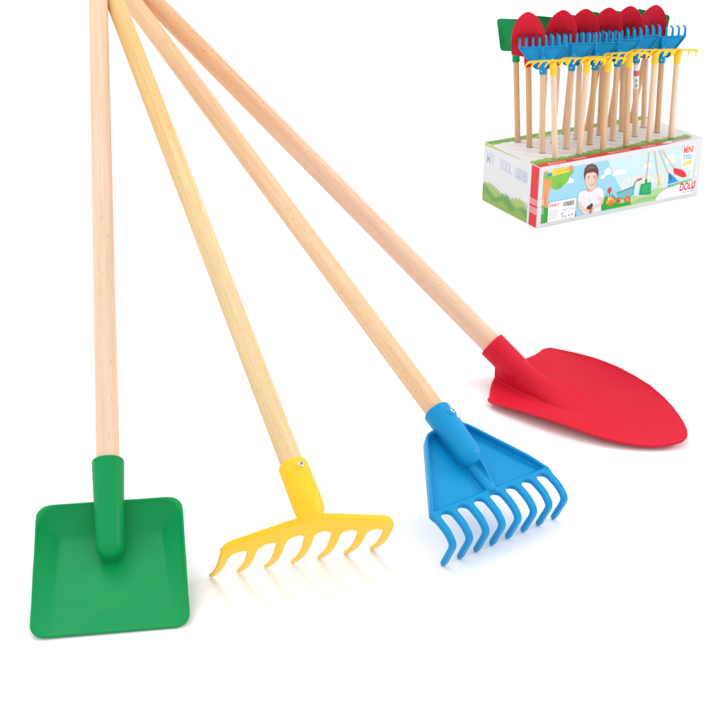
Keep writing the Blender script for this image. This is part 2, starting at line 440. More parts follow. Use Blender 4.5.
def head_yellow(wx=1.0, TOT=0.1182):
    bm = bmesh.new()
    a = -1.722
    t = Vector((0, math.cos(a), math.sin(a))); fw = Vector((0, -math.sin(a), math.cos(a)))
    s = Vector((0, 0.0535, 0.0))
    def P(x, tt, f):  # f = forward offset
        bulge = 0.008 * math.sin(PI * max(0, min(1, tt / TOT)))
        return s + Vector((x * wx, -0.1 * x, 0)) + t * tt + fw * (f + bulge)
    XE = 0.0768
    def drop(x):
        ax = abs(x)
        d = (math.sqrt(ax * ax + 0.012 ** 2) - 0.012) * 0.37
        if ax > XE - 0.011:
            q = ax - (XE - 0.011); d += 0.011 - math.sqrt(max(0, 0.011 ** 2 - q * q))
        return d - 0.001
    def barh(x): return 0.0235 - 0.0065 * min(1, abs(x) / 0.07)
    rows = []
    XT = 0.0733; pitch = XT * 2 / 6; rr = 0.0085; HW = 0.0042
    def arch(x):                                    # the bar's lower edge swells into the root of every tine
        dist = min(max(0.0, abs(x - (-XT + i * pitch)) - HW) for i in range(7))
        return rr - math.sqrt(rr * rr - (rr - dist) ** 2) if dist < rr else 0.0
    K = 260
    xs = sorted(set([-XE + 2 * XE * k / K for k in range(K + 1)] + [sg * (XE - 0.011 * (1 - math.cos(PI / 2 * k / 10)) * 0.3) for k in range(10) for sg in (-1, 1)]))
    grid = []
    for x in xs:
        d0 = drop(x); d1 = drop(max(-XE + 0.011, min(XE - 0.011, x))) + barh(x) + arch(x) * (1 if abs(x) < XT + HW else 0)
        grid.append([P(x, d0 + (d1 - d0) * q / 14, -0.0021) for q in range(15)])
    slab(bm, grid, fw * 0.0044)
    # thickened top lip
    secs = []
    for x in xs:
        d0 = drop(x)
        secs.append([P(x, d0 + 0.0002, -0.0028), P(x, d0 + 0.0042, -0.0028), P(x, d0 + 0.0042, 0.0030), P(x, d0 + 0.0002, 0.0030)])
    sweep(bm, secs)
    p0 = [Vector((0, 0, 0)), Vector((0, 0.0012, 0)), Vector((0, 0.040, 0)), Vector((0, 0.0480, -0.001)), Vector((0, 0.0525, -0.006))]
    tube(bm, p0, [0.0126, 0.0131, 0.0134, 0.0128, 0.0090])
    ang = math.radians(14)
    c = Vector((-math.sin(ang) * 0.0120, 0.0085, math.cos(ang) * 0.0120)); nn = Vector((-math.sin(ang), 0, math.cos(ang)))
    tube(bm, [c - nn * 0.004, c + nn * 0.0013, c + nn * 0.0019], [0.0054, 0.0050, 0.0040], 28)
    for i in range(7):
        x0 = -XT + i * pitch
        st = drop(max(-XE + 0.011, min(XE - 0.011, x0))) + barh(x0) - 0.004
        n = 40
        path, hl, hr, th, xx = [], [], [], [], []
        for k in range(n + 1):
            q = k / n
            tt = st + (TOT - st) * q
            path.append((tt, -0.0035 * math.sin(PI * q) * 0 + 0.0))
            base = HW + 0.0002 - 0.0019 * q
            wide = base
            e = 1 if q < 0.97 else (0.8 if k < n else 0.5)
            hl.append((wide if i > 0 else min(wide, 0.0036)) * e); hr.append((wide if i < 6 else min(wide, 0.0036)) * e)
            th.append((0.0046 - 0.0014 * q) * e); xx.append(x0 * (1 + 0.035 * q))
        tine(bm, path, xx, hl, hr, th, P)
    return fuse('rake_head', bm, 0.00075, YELLOW, 5), c + nn * 0.0019, nn

# ------------------------------------------------------------------ floor (the white studio surface)
def make_floor():
    m, nt, b = nodes('white_studio_surface')
    N = nt.nodes; L = nt.links
    b.inputs['Roughness'].default_value = 0.9; b.inputs['Specular IOR Level'].default_value = 0.0
    tc = N.new('ShaderNodeTexCoord'); n = N.new('ShaderNodeTexNoise'); n.inputs['Scale'].default_value = 3
    L.new(tc.outputs['Object'], n.inputs['Vector'])
    mx = N.new('ShaderNodeMix'); mx.data_type = 'RGBA'; mx.inputs[6].default_value = (0.935, 0.94, 0.965, 1); mx.inputs[7].default_value = (0.94, 0.945, 0.97, 1)
    L.new(n.outputs['Fac'], mx.inputs[0]); L.new(mx.outputs[2], b.inputs['Base Color'])
    bm = bmesh.new(); bmesh.ops.create_grid(bm, x_segments=4, y_segments=4, size=30)
    o = from_bm('floor', bm, m, None, False); o.location = (0, 5, 0); o['kind'] = 'structure'
    o['label'] = 'plain white studio surface under everything'
make_floor()

# ------------------------------------------------------------------ handles
def dowel(name, r0, r1, L, inside=0.03, mat=None, seg=40):
    bm = bmesh.new()
    pts = [Vector((0, inside, 0))] + [Vector((0, -L * k / 12, 0)) for k in range(13)]
    rad = [r0] + [r0 + (r1 - r0) * k / 12 for k in range(13)]
    e = r1
    for k in range(1, 6):
        tt = k / 5 * PI / 2 * 0.95
        pts.append(Vector((0, -L - e * 0.6 * math.sin(tt), 0))); rad.append(e * math.cos(tt))
    tube(bm, pts, rad, seg)
    me = bpy.data.meshes.new(name); bmesh.ops.recalc_face_normals(bm, faces=bm.faces); bm.to_mesh(me); bm.free()
    for p in me.polygons: p.use_smooth = True
    me.materials.append(mat)
    return me

def screw_mesh():
    bm = bmesh.new()
    tube(bm, [Vector((0, 0, -0.001)), Vector((0, 0, 0.0004)), Vector((0, 0, 0.0010)), Vector((0, 0, 0.0013))], [0.0028, 0.0028, 0.0022, 0.0010], 28)
    for f in bm.faces: f.material_index = 0
    for a in (0.5, 0.5 + PI / 2):
        c, s_ = math.cos(a), math.sin(a)
        q = []
        for (x, y) in ((-0.0017, -0.00035), (0.0017, -0.00035), (0.0017, 0.00035), (-0.0017, 0.00035)):
            q.append(bm.verts.new((x * c - y * s_, x * s_ + y * c, 0.00136 + (0.00003 if a > 1 else 0))))
        f = bm.faces.new(q); f.material_index = 1
    me = bpy.data.meshes.new('screw'); bm.to_mesh(me); bm.free()
    me.materials.append(STEEL); me.materials.append(SLOT)
    return me

ME = {}
ME['green'] = head_green(); ME['red'] = head_red()
ME['blue'], BC, BN = head_blue()
ME['yellow'], YC, YN = head_yellow()
MED = dict(ME)                                  # the display models' rakes are a little wider and shallower
MED['blue'], BC2, BN2 = head_blue(1.25)
MED['yellow'], YC2, YN2 = head_yellow(1.13, 0.066)
SCREW = screw_mesh()
HEADNAME = {'green': 'scoop', 'red': 'scoop', 'blue': 'rake_head', 'yellow': 'rake_head'}
TOOLNAME = {'green': 'toy_shovel', 'red': 'toy_shovel', 'blue': 'toy_rake', 'yellow': 'toy_rake'}
CAT = {'green': 'shovel', 'red': 'shovel', 'blue': 'rake', 'yellow': 'rake'}

def basis(O, X, Y, Z, k=1.0):
    m = Matrix(((X[0] * k, Y[0] * k, Z[0] * k, O[0]), (X[1] * k, Y[1] * k, Z[1] * k, O[1]), (X[2] * k, Y[2] * k, Z[2] * k, O[2]), (0, 0, 0, 1)))
    return m

# large tools: origin and axes of each socket mouth
POSE = {
    'green': ((-0.23324, 1.02712, 0.0901), [[-0.99043, 0.1051, 0.0894], [-0.13787, -0.77941, -0.61116], [0.00544, -0.61764, 0.78644]]),
    'red': ((0.15187, 1.35722, 0.04728), [[-0.62589, 0.69405, 0.35575], [-0.75847, -0.43546, -0.48487], [-0.18161, -0.5733, 0.79896]]),
    'blue': ((0.07172, 1.11102, 0.09575), [[-0.82049, 0.51628, 0.24545], [-0.57166, -0.7412, -0.35188], [0.00026, -0.42903, 0.90329]]),
    'yellow': ((-0.06062, 0.96893, 0.12007), [[-0.92768, 0.34492, 0.14299], [-0.3707, -0.80499, -0.46322], [-0.04466, -0.48272, 0.87463]]),
}
HR = {'green': (0.0107, 0.0101), 'red': (0.0127, 0.0118), 'blue': (0.0104, 0.0112), 'yellow': (0.0100, 0.0106)}
BIGLABEL = {
    'green': 'large green square toy shovel with pale wooden handle, leftmost in the fan',
    'yellow': 'large yellow toy rake with seven curved tines and golden wooden handle, standing on its tines',
    'blue': 'large blue toy rake with eight bent tines and triangular pan, wooden handle',
    'red': 'large red round-tipped toy shovel lying on the white surface, reddish wooden handle',
}
TILT = {'green': (0.0, 0.010, -0.002), 'red': (0.006, 0.020, -0.006), 'blue': (0, 0, 0), 'yellow': (0, 0, 0)}   # how far the handle end sits back so the bunch does not collide

def put_screw(parent, kind, c, n):
    o = bpy.data.objects.new('screw', SCREW); C.objects.link(o); o.parent = parent
    o.matrix_local = Matrix.Translation(c) @ n.to_track_quat('Z', 'Y').to_matrix().to_4x4()
    return o

for kind in ('green', 'yellow', 'blue', 'red'):
    O, M = POSE[kind]
    cols = list(zip(*M))
    mat = basis(O, cols[0], cols[1], cols[2])
    root = thing(TOOLNAME[kind], BIGLABEL[kind], CAT[kind], mat)
    h = bpy.data.objects.new('handle', dowel('handle', HR[kind][0], HR[kind][1], 0.715, 0.03, WOODS[kind], 48)); C.objects.link(h); h.parent = root
    t = Vector(TILT[kind])
    if t.length > 0:
        loc = mat.to_3x3().transposed() @ t            # far-end shift in local space
        dirv = (Vector((0, -0.715, 0)) + loc).normalized()
        h.rotation_euler = Vector((0, -1, 0)).rotation_difference(dirv).to_euler()
    hd = bpy.data.objects.new(HEADNAME[kind], ME[kind]); C.objects.link(hd); hd.parent = root
    if kind == 'blue': put_screw(hd, kind, BC, BN)
    if kind == 'yellow': put_screw(hd, kind, YC, YN)

# ------------------------------------------------------------------ display box
BX = Vector((0.26533, 1.87084, 0)); YAW = 0.49984
BL, BD, BH = 0.3210, 0.15033, 0.09664
ca, sa = math.cos(YAW), math.sin(YAW)
boxM = Matrix.Translation(BX) @ Matrix.Rotation(YAW, 4, 'Z')
box = thing('display_box', 'printed cardboard display box holding rows of small toy garden tools upright', 'display box', boxM)

# printed artwork: coordinates were measured on the carton's faces
def ray(px, py):
    X = (px - 362.5) / FPX; Y = (362.5 - py) / FPX
    return Vector((X, math.cos(PITCH) + Y * math.sin(PITCH), -math.sin(PITCH) + Y * math.cos(PITCH)))
BI = boxM.inverted()
def on_face(px, py, p0, n):
    c = BI @ Vector((0, 0, CAMH)); d = BI.to_3x3() @ ray(px, py)
    return c + d * ((Vector(p0) - c).dot(Vector(n)) / d.dot(Vector(n)))
def fr(px, py):
    q = on_face(px, py, (0, 0, 0), (0, -1, 0)); return (q.x, q.z)
def zr(ox, oy, s): return lambda x, y: fr(ox + x / s, oy + y / s)
A1 = zr(470, 0, 2.843); A5 = zr(590, 120, 5.577); A4 = zr(470, 120, 5.577); A7 = zr(560, 160, 10.357); A6 = zr(540, 190, 16.11); A7b = zr(665, 140, 18.125); A60 = zr(600, 160, 12.083)

PM = {}
def ink(name, rgb, k=0.86):
    if name not in PM: PM[name] = paper('ink_' + name, tuple(c * k for c in lin(*rgb)), 0.42, 0.04)
    return PM[name]
class Print:
    """one flat print on a face; each later shape lies on a hair's breadth of more ink"""
    def __init__(self, name, place):
        self.bm = bmesh.new(); self.mats = []; self.place = place; self.name = name; self.z = 0.00020
    def mi(self, m):
        if m not in self.mats: self.mats.append(m)
        return self.mats.index(m)
    def poly(self, pts, m, step=True):
        if step: self.z += 0.000007
        # drop duplicates
        vs = [self.bm.verts.new(self.place(x, y, self.z)) for x, y in pts]
        f = self.bm.faces.new(vs); f.material_index = self.mi(m)
        if len(vs) > 4: f.normal_update(); bmesh.ops.triangulate(self.bm, faces=[f])
    def disc(self, c, rx, ry, m, n=22, a0=0, a1=2 * PI):
        self.poly([(c[0] + rx * math.cos(a0 + (a1 - a0) * k / n), c[1] + ry * math.sin(a0 + (a1 - a0) * k / n)) for k in range(n)], m)
    def line(self, a, b, w, m):
        dx, dy = b[0] - a[0], b[1] - a[1]; l = math.hypot(dx, dy); nx, ny = -dy / l * w / 2, dx / l * w / 2
        self.poly([(a[0] + nx, a[1] + ny), (a[0] - nx, a[1] - ny), (b[0] - nx, b[1] - ny), (b[0] + nx, b[1] + ny)], m)
    def text(self, s, x, y, w, h, m, bold=0.02, shear=0.0):
        cu = bpy.data.curves.new('t', 'FONT'); cu.body = s; cu.size = 1; cu.offset = bold; cu.resolution_u = 3; cu.align_x = 'LEFT'; cu.shear = shear
        o = bpy.data.objects.new('t', cu); C.objects.link(o)
        dg = bpy.context.evaluated_depsgraph_get(); me = bpy.data.meshes.new_from_object(o.evaluated_get(dg))
        bpy.data.objects.remove(o); bpy.data.curves.remove(cu)
        xs = [v.co.x for v in me.vertices]; ys = [v.co.y for v in me.vertices]
        x0, x1, y0, y1 = min(xs), max(xs), min(ys), max(ys)
        self.z += 0.000007
        vs = [self.bm.verts.new(self.place(x + (v.co.x - x0) / (x1 - x0) * w, y + (v.co.y - y0) / (y1 - y0) * h, self.z)) for v in me.vertices]
        for p in me.polygons:
            try: f = self.bm.faces.new([vs[i] for i in p.vertices]); f.material_index = self.mi(m)
            except ValueError: pass
        bpy.data.meshes.remove(me)
    def done(self, parent):
        me = bpy.data.meshes.new(self.name); self.bm.to_mesh(me); self.bm.free()
        return link(self.name, me, self.mats, parent, False)

CARD = paper('white_cardboard', (0.66, 0.66, 0.675), 0.55, 0.02)
bm = bmesh.new()
bmesh.ops.create_cube(bm, size=1, matrix=Matrix.Translation((BL / 2, BD / 2, BH / 2)) @ Matrix.Diagonal((BL, BD, BH, 1)))
bmesh.ops.bevel(bm, geom=bm.edges[:], offset=0.0009, segments=3, affect='EDGES')
from_bm('carton', bm, CARD, box, False)

white = ink('white', (250, 250, 252)); sky = ink('sky', (158, 214, 240)); sky2 = ink('pale_sky', (208, 234, 247)); gA = ink('grass', (62, 168, 58)); gB = ink('leaf', (132, 196, 72))
gC = ink('meadow', (182, 220, 150)); gD = ink('dark_grass', (70, 140, 62)); orange = ink('orange', (240, 160, 100)); redI = ink('red', (226, 44, 50)); yel = ink('yellow', (253, 214, 70)); hair = ink('hair', (98, 66, 56))
skin = ink('skin', (246, 206, 184)); skin2 = ink('skin_shade', (228, 170, 146)); teal = ink('teal', (120, 190, 194)); tealD = ink('dark_teal', (84, 150, 165)); grey = ink('grey', (168, 170, 178)); black = ink('black', (60, 56, 60)); wood_i = ink('handle', (244, 200, 150))
blueI = ink('blue', (40, 150, 222)); blueD = ink('deep_blue', (24, 108, 186)); greenI = ink('shovel', (24, 160, 88)); picket = ink('picket', (232, 236, 226)); mouthI = ink('lips', (206, 92, 88)); teeth = ink('teeth', (252, 248, 244)); shirt = ink('shirt', (242, 241, 247)); fold = ink('fold', (218, 218, 230)); lav = ink('lavender', (190, 196, 222)); olive = ink('olive', (190, 205, 90)); pink = ink('pink', (240, 150, 150))

F = Print('front_artwork', lambda x, z, o: Vector((x, -o, z)))
# sky, in two tones
TLx, TLz = A1(211, 482); TRx, TRz = A1(643, 408); BRx, BRz = A1(640, 500); BLx, BLz = A1(211, 634)
x0, x1, z0, z1 = TLx, TRx, BLz, TRz - 0.001
F.poly([(x0, z0), (x1, z0), (x1, z1), (x0, z1)], sky)
xm = A1(390, 480)[0]
F.poly([(xm, z1), (xm + 0.014, z1 - 0.026), (xm + 0.034, z1 - 0.056), (xm + 0.036, z0), (x1, z0), (x1, z1)], sky2)
# meadow on the right
mz = z0 + 0.021
n = 24; xs0 = xm + 0.022
F.poly([(xs0, z0)] + [(x1, z0)] + [(x1 - (x1 - xs0) * k / n, mz + 0.004 * math.sin(k * 0.7) - 0.008 * (k / n)) for k in range(n + 1)], gC)
F.poly([(xs0 + 0.03, z0 + 0.003), (x1 - 0.03, z0 + 0.002), (x1 - 0.05, z0 + 0.008), (xs0 + 0.05, z0 + 0.009)], ink('mown', (160, 208, 130)))
F.poly([(x1 - 0.06, mz - 0.004), (x1, mz - 0.003), (x1, mz + 0.004), (x1 - 0.03, mz + 0.003)], ink('bush', (140, 200, 140)))
# clouds
def cloud(c, w, h):
    m = white
    F.poly([(c[0] - w / 2, c[1] - h / 2), (c[0] + w / 2, c[1] - h / 2), (c[0] + w * .46, c[1] + h * .1), (c[0] + w * .26, c[1] + h * .3), (c[0] + w * .1, c[1] + h * .5), (c[0] - w * .12, c[1] + h * .3), (c[0] - w * .3, c[1] + h * .36), (c[0] - w * .42, c[1])], m)
cloud(A1(281, 513), 0.018, 0.009); cloud(A1(377, 502), 0.010, 0.006); cloud(A1(391, 486), 0.014, 0.013); cloud(A1(424, 489), 0.028, 0.009)
cloud(A1(570, 450), 0.022, 0.016); cloud(A1(610, 438), 0.024, 0.010); cloud(A1(505, 470), 0.02, 0.008)
# picket fence
a = A5(185, 350); b = A5(592, 262)
npk = 16
F.line((a[0], a[1] - 0.006), (b[0], a[1] - 0.006), 0.0022, picket)
F.line((a[0], a[1] + 0.002), (b[0], a[1] + 0.002), 0.0018, picket)
for k in range(npk):
    x = a[0] + (b[0] - a[0]) * k / (npk - 1); zt = a[1] + 0.008
    F.poly([(x - 0.0034, zt - 0.021), (x + 0.0034, zt - 0.021), (x + 0.0034, zt - 0.002), (x, zt + 0.0015), (x - 0.0034, zt - 0.002)], picket)
    if k % 2 == 0: F.disc((x, zt - 0.004), 0.0010, 0.0010, olive, 8)
# tree on the left: trunk, crown, banner
tw = 0.0155
F.poly([(x0, z0 + 0.015), (x0 + 0.010, z0 + 0.015), (x0 + 0.011, z1 - 0.035), (x0 + 0.016, z1 - 0.022), (x0 + 0.020, z1), (x0, z1)], orange)
F.poly([(x0 + 0.003, z0 + 0.02), (x0 + 0.006, z0 + 0.02), (x0 + 0.007, z1 - 0.04), (x0 + 0.004, z1 - 0.03)], ink('bark', (222, 140, 92)))
for (cx, cz, rx, rz, m_) in ((0.012, 0.006, 0.012, 0.007, gB), (0.028, 0.008, 0.014, 0.009, gB), (0.044, 0.007, 0.011, 0.0075, gB), (0.026, 0.020, 0.012, 0.012, gB), (0.038, 0.015, 0.010, 0.011, gB), (0.044, 0.0045, 0.009, 0.004, 'b'), (0.030, 0.026, 0.007, 0.005, 'b')):
    F.disc((x0 + cx, min(z1 - cz, z1 - rz)), min(rx, cx), rz, ink('leaf2', (110, 190, 70)) if m_ == 'b' else m_, 14)
bb = A1(228, 500)
F.poly([(bb[0] + 0.004, bb[1] - 0.001), (bb[0] + 0.036, bb[1] + 0.001), (bb[0] + 0.040, bb[1] + 0.009), (bb[0] + 0.008, bb[1] + 0.010), (bb[0] - 0.001, bb[1] + 0.004)], yel)
F.poly([(bb[0] + 0.032, bb[1] + 0.003), (bb[0] + 0.044, bb[1] + 0.004), (bb[0] + 0.040, bb[1] + 0.010), (bb[0] + 0.034, bb[1] + 0.009)], ink('salmon', (238, 150, 120)))
F.line((bb[0] + 0.010, bb[1] + 0.0045), (bb[0] + 0.033, bb[1] + 0.0055), 0.0016, ink('amber', (250, 180, 60)))
F.disc((bb[0] - 0.001, bb[1] + 0.002), 0.0048, 0.0028, blueI); F.line((bb[0] - 0.005, bb[1] + 0.006), (bb[0] + 0.004, bb[1] + 0.008), 0.0014, white)
# grass corner bottom left
F.poly([(x0, z0), (A1(303, 600)[0], z0), (A1(300, 600)[0], z0 + 0.008), (x0 + 0.06, z0 + 0.012), (x0 + 0.02, z0 + 0.020), (x0 + 0.004, z0 + 0.026), (x0, z0 + 0.03)], gA)
# right-hand white corner with the maker's name
F.poly([(x1 - 0.075, z0), (x1 + 0.0005, z0), (x1 + 0.0005, z0 + 0.022), (x1 - 0.02, z0 + 0.020), (x1 - 0.05, z0 + 0.017), (x1 - 0.068, z0 + 0.010)], white)
p = A5(497, 393); q = A5(583, 376)
F.text('DOLU', p[0], p[1] - 0.0015, q[0] - p[0], 0.0135, redI, 0.035, 0.1)
F.line((p[0] + 0.004, p[1] - 0.0045), (q[0] - 0.010, p[1] - 0.0045), 0.0012, pink)
F.line((q[0] - 0.018, p[1] - 0.0045), (q[0] - 0.004, p[1] - 0.0045), 0.0010, grey)
# logo in three colours
p = A5(520, 186); q = A5(575, 160)
wl = q[0] - p[0]
F.poly([(p[0] - 0.002, p[1] - 0.032), (p[0] + wl + 0.002, p[1] - 0.030), (p[0] + wl + 0.004, p[1] - 0.008), (p[0] + wl + 0.003, p[1] + 0.013), (p[0] - 0.001, p[1] + 0.011), (p[0] - 0.003, p[1] - 0.01)], white)
F.text('MINI', p[0], p[1] - 0.0005, wl, 0.0115, ink('logo_red', (240, 84, 56)), 0.04)
F.text('TOOLS', p[0], p[1] - 0.0110, wl * 0.92, 0.0085, ink('logo_blue', (82, 176, 236)), 0.04)
F.poly([(p[0] - 0.001, p[1] - 0.022), (p[0] + wl * .95, p[1] - 0.020), (p[0] + wl * 1.0, p[1] - 0.0125), (p[0] + 0.004, p[1] - 0.0135)], yel)
F.text('SET', p[0] + 0.003, p[1] - 0.0205, wl * 0.75, 0.006, ink('logo_cream', (255, 240, 160)), 0.03)
# wheelbarrow
F.poly([A5(148, 405), A5(246, 366), A5(240, 412), A5(228, 428), A5(168, 440), A5(155, 428)], teal)
F.poly([A5(148, 405), A5(246, 366), A5(246, 373), A5(150, 411)], tealD)
F.line(A5(238, 418), A5(248, 350), 0.0018, tealD); F.line(A5(248, 350), A5(262, 336), 0.0018, tealD); F.line(A5(262, 336), A5(288, 326), 0.0030, redI)
F.line(A5(160, 440), A5(215, 436), 0.0014, tealD)
for c in (A5(153, 452), A5(207, 444)):
    F.disc(c, 0.0058, 0.0062, ink('tyre', (232, 96, 66))); F.disc(c, 0.0026, 0.0028, orange)
F.disc(A5(153, 452), 0.0022, 0.0022, ink('hub', (150, 60, 60)))
# flowers and lawn tuft
base = A5(65, 505); e = A5(228, 470)
F.poly([base, e, A5(222, 452), A5(190, 462), A5(150, 468), A5(140, 430), A5(120, 425), A5(100, 440), A5(82, 425), A5(72, 450), A5(62, 480)], ink('lawn', (48, 172, 54)))
F.line(A5(108, 398), A5(110, 440), 0.0012, gD)
F.disc(A5(108, 392), 0.0040, 0.0050, ink('poppy', (222, 70, 52)))
for (x, y, r, m) in ((105, 440, .0035, yel), (122, 440, .0040, ink('daisy', (250, 196, 50))), (98, 458, .0036, orange), (118, 458, .0044, ink('marigold', (244, 130, 46))), (132, 450, .0030, orange), (108, 468, .0034, ink('coral', (240, 110, 60)))):
    F.disc(A5(x, y), r, r, m, 10)
for (x, y) in ((92, 415), (122, 412), (130, 420)):
    F.line(A5(x, y), A5(x + 4, y + 28), 0.0012, gD)
# boy with a small pot
F.poly([A7(180, 420), A7(192, 350), A7(212, 325), A7(262, 312), A7(350, 300), A7(382, 280), A7(425, 290), A7(448, 330), A7(452, 400), A7(425, 405), A7(420, 530), A7(250, 560), A7(215, 520), A7(216, 440)], shirt)
F.poly([A7(262, 312), A7(350, 296), A7(338, 318), A7(305, 330), A7(275, 326)], skin2)
F.poly([A7(180, 425), A7(215, 432), A7(218, 470), A7(262, 500), A7(300, 505), A7(300, 535), A7(262, 545), A7(210, 520), A7(186, 490)], skin)
F.poly([A7(452, 395), A7(420, 380), A7(395, 375), A7(388, 400), A7(420, 420), A7(395, 450), A7(350, 470), A7(350, 500), A7(400, 480), A7(440, 450)], skin)
F.line(A7(388, 310), A7(372, 500), 0.0010, fold); F.line(A7(240, 350), A7(252, 470), 0.0010, fold); F.line(A7(300, 400), A7(306, 430), 0.0012, grey)
F.poly([A7(258, 190), A7(262, 150), A7(300, 120), A7(345, 118), A7(382, 150), A7(386, 190), A7(378, 240), A7(360, 282), A7(325, 310), A7(295, 300), A7(270, 262), A7(260, 230)], skin)
F.poly([A7(360, 150), A7(384, 160), A7(384, 200), A7(374, 245), A7(356, 284), A7(360, 220)], skin2)
F.poly([A7(252, 200), A7(246, 150), A7(255, 90), A7(285, 52), A7(330, 38), A7(372, 55), A7(394, 95), A7(396, 150), A7(386, 185), A7(378, 140), A7(350, 122), A7(310, 128), A7(275, 135), A7(262, 160), A7(260, 200)], hair)
F.poly([A7(270, 100), A7(300, 62), A7(340, 58), A7(366, 80), A7(340, 84), A7(300, 90)], ink('hair_light', (140, 98, 78)))
F.disc(A7(258, 205), 0.0016, 0.0026, skin2, 10); F.disc(A7(388, 192), 0.0014, 0.0024, skin2, 10)
F.disc(A7(282, 222), 0.0024, 0.0020, ink('cheek', (242, 186, 166)), 12); F.disc(A7(358, 212), 0.0022, 0.0020, ink('cheek', (242, 186, 166)), 12)
F.poly([A7(262, 158), A7(272, 128), A7(292, 120), A7(284, 142), A7(306, 120), A7(300, 140), A7(326, 116), A7(322, 134), A7(350, 114), A7(352, 130), A7(374, 120), A7(382, 150), A7(372, 100), A7(300, 96), A7(266, 120)], hair)
for x in (292, 350): F.disc(A7(x, 188 - (x - 292) * .12), 0.0013, 0.0009, black, 10); F.line(A7(x - 13, 174 - (x - 292) * .12), A7(x + 12, 170 - (x - 292) * .12), 0.0008, hair)
F.line(A7(322, 200), A7(326, 226), 0.0009, skin2)
F.poly([A7(288, 238), A7(320, 246), A7(352, 230), A7(344, 256), A7(322, 266), A7(300, 258)], mouthI)
F.poly([A7(294, 242), A7(320, 249), A7(346, 236), A7(340, 247), A7(320, 256), A7(302, 251)], teeth)
F.poly([A7(272, 505), A7(338, 492), A7(330, 540), A7(300, 552), A7(280, 542)], ink('pot', (214, 118, 70)))
F.disc(A7(300, 488), 0.0052, 0.0036, ink('soil', (92, 62, 50)), 12); F.disc(A7(322, 470), 0.0030, 0.0040, ink('soil2', (70, 66, 50)), 10)
F.poly([A7(262, 520), A7(296, 508), A7(300, 528), A7(290, 550), A7(268, 548)], skin); F.poly([A7(345, 478), A7(362, 490), A7(345, 530), A7(326, 536), A7(330, 505)], skin)
# pictured tools
F.line(A5(330, 180), A5(312, 345), 0.0017, wood_i)
F.line(A5(360, 172), A5(384, 345), 0.0019, wood_i)
F.line(A5(386, 166), A5(436, 298), 0.0017, wood_i)
F.line(A5(402, 166), A5(467, 266), 0.0017, wood_i)
F.poly([A5(307, 330), A5(317, 328), A5(317, 350), A5(339, 346), A5(337, 412), A5(272, 418), A5(284, 357), A5(307, 353)], greenI)
F.poly([A5(290, 362), A5(332, 354), A5(330, 404), A5(282, 410)], ink('shovel_face', (44, 176, 104)))
F.poly([A5(378, 335), A5(388, 335), A5(390, 352), A5(402, 360), A5(374, 368), A5(378, 352)], yel)
F.poly([A5(436, 292), A5(450, 300), A5(490, 338), A5(472, 352), A5(436, 370)], blueI)
F.poly([A5(438, 296), A5(456, 320), A5(452, 334), A5(442, 330)], blueD); F.line(A5(436, 360), A5(480, 346), 0.0012, white)
F.poly([A5(466, 266), A5(510, 276), A5(530, 292), A5(537, 314), A5(515, 320), A5(470, 300), A5(464, 284)], redI)
# red line under the picture
a = A1(305, 629); b = A1(646, 550)
F.poly([(a[0], a[1] - 0.0012), (b[0], a[1] - 0.0012), (b[0], a[1] + 0.0012), (a[0], a[1] + 0.0012)], ink('line_red', (220, 62, 74)))
F.done(box)

# stuck-on product label
P_ = Print('product_label', lambda x, z, o: Vector((x, -o - 0.0009, z)))
a = A6(130, 215); b = A6(572, 170); lz0 = A6(130, 518)[1]; lz1 = a[1] + 0.001
lx0, lx1 = a[0], b[0]; lw = lx1 - lx0; lh = lz1 - lz0
P_.poly([(lx0, lz0), (lx1, lz0), (lx1, lz1 - 0.003), (lx1 - 0.003, lz1), (lx0 + 0.003, lz1), (lx0, lz1 - 0.003)], white)
P_.text('DOLU', lx0 + lw * .04, lz0 + lh * .76, lw * .36, lh * .16, redI, 0.04, 0.1)
random.seed(3)
for k in range(6):
    P_.line((lx0 + lw * .06, lz0 + lh * (.16 + .09 * k)), (lx0 + lw * random.uniform(.30, .40), lz0 + lh * (.16 + .09 * k)), 0.0007, lav if k % 2 else grey)
x = lx0 + lw * .54
while x < lx0 + lw * .94:
    w = random.choice((0.0004, 0.0007, 0.0010)); P_.line((x, lz0 + lh * .66), (x, lz0 + lh * .90), w, black); x += w + random.choice((0.0005, 0.0009))
for (u, v, m) in ((.60, .48, gD), (.70, .50, lav), (.84, .48, lav), (.92, .44, grey), (.56, .34, grey), (.80, .34, lav)):
    P_.line((lx0 + lw * (u - .05), lz0 + lh * v), (lx0 + lw * (u + .05), lz0 + lh * (v + .03)), 0.0008, m)
for (u, v) in ((.52, .30), (.66, .12), (.78, .16), (.90, .18), (.56, .16)):
    P_.disc((lx0 + lw * u, lz0 + lh * v), 0.0016, 0.0018, grey, 12); P_.disc((lx0 + lw * u, lz0 + lh * v), 0.0009, 0.0011, white, 12); P_.line((lx0 + lw * u - .001, lz0 + lh * v - .001), (lx0 + lw * u + .001, lz0 + lh * v + .001), 0.0006, black)
P_.done(box)

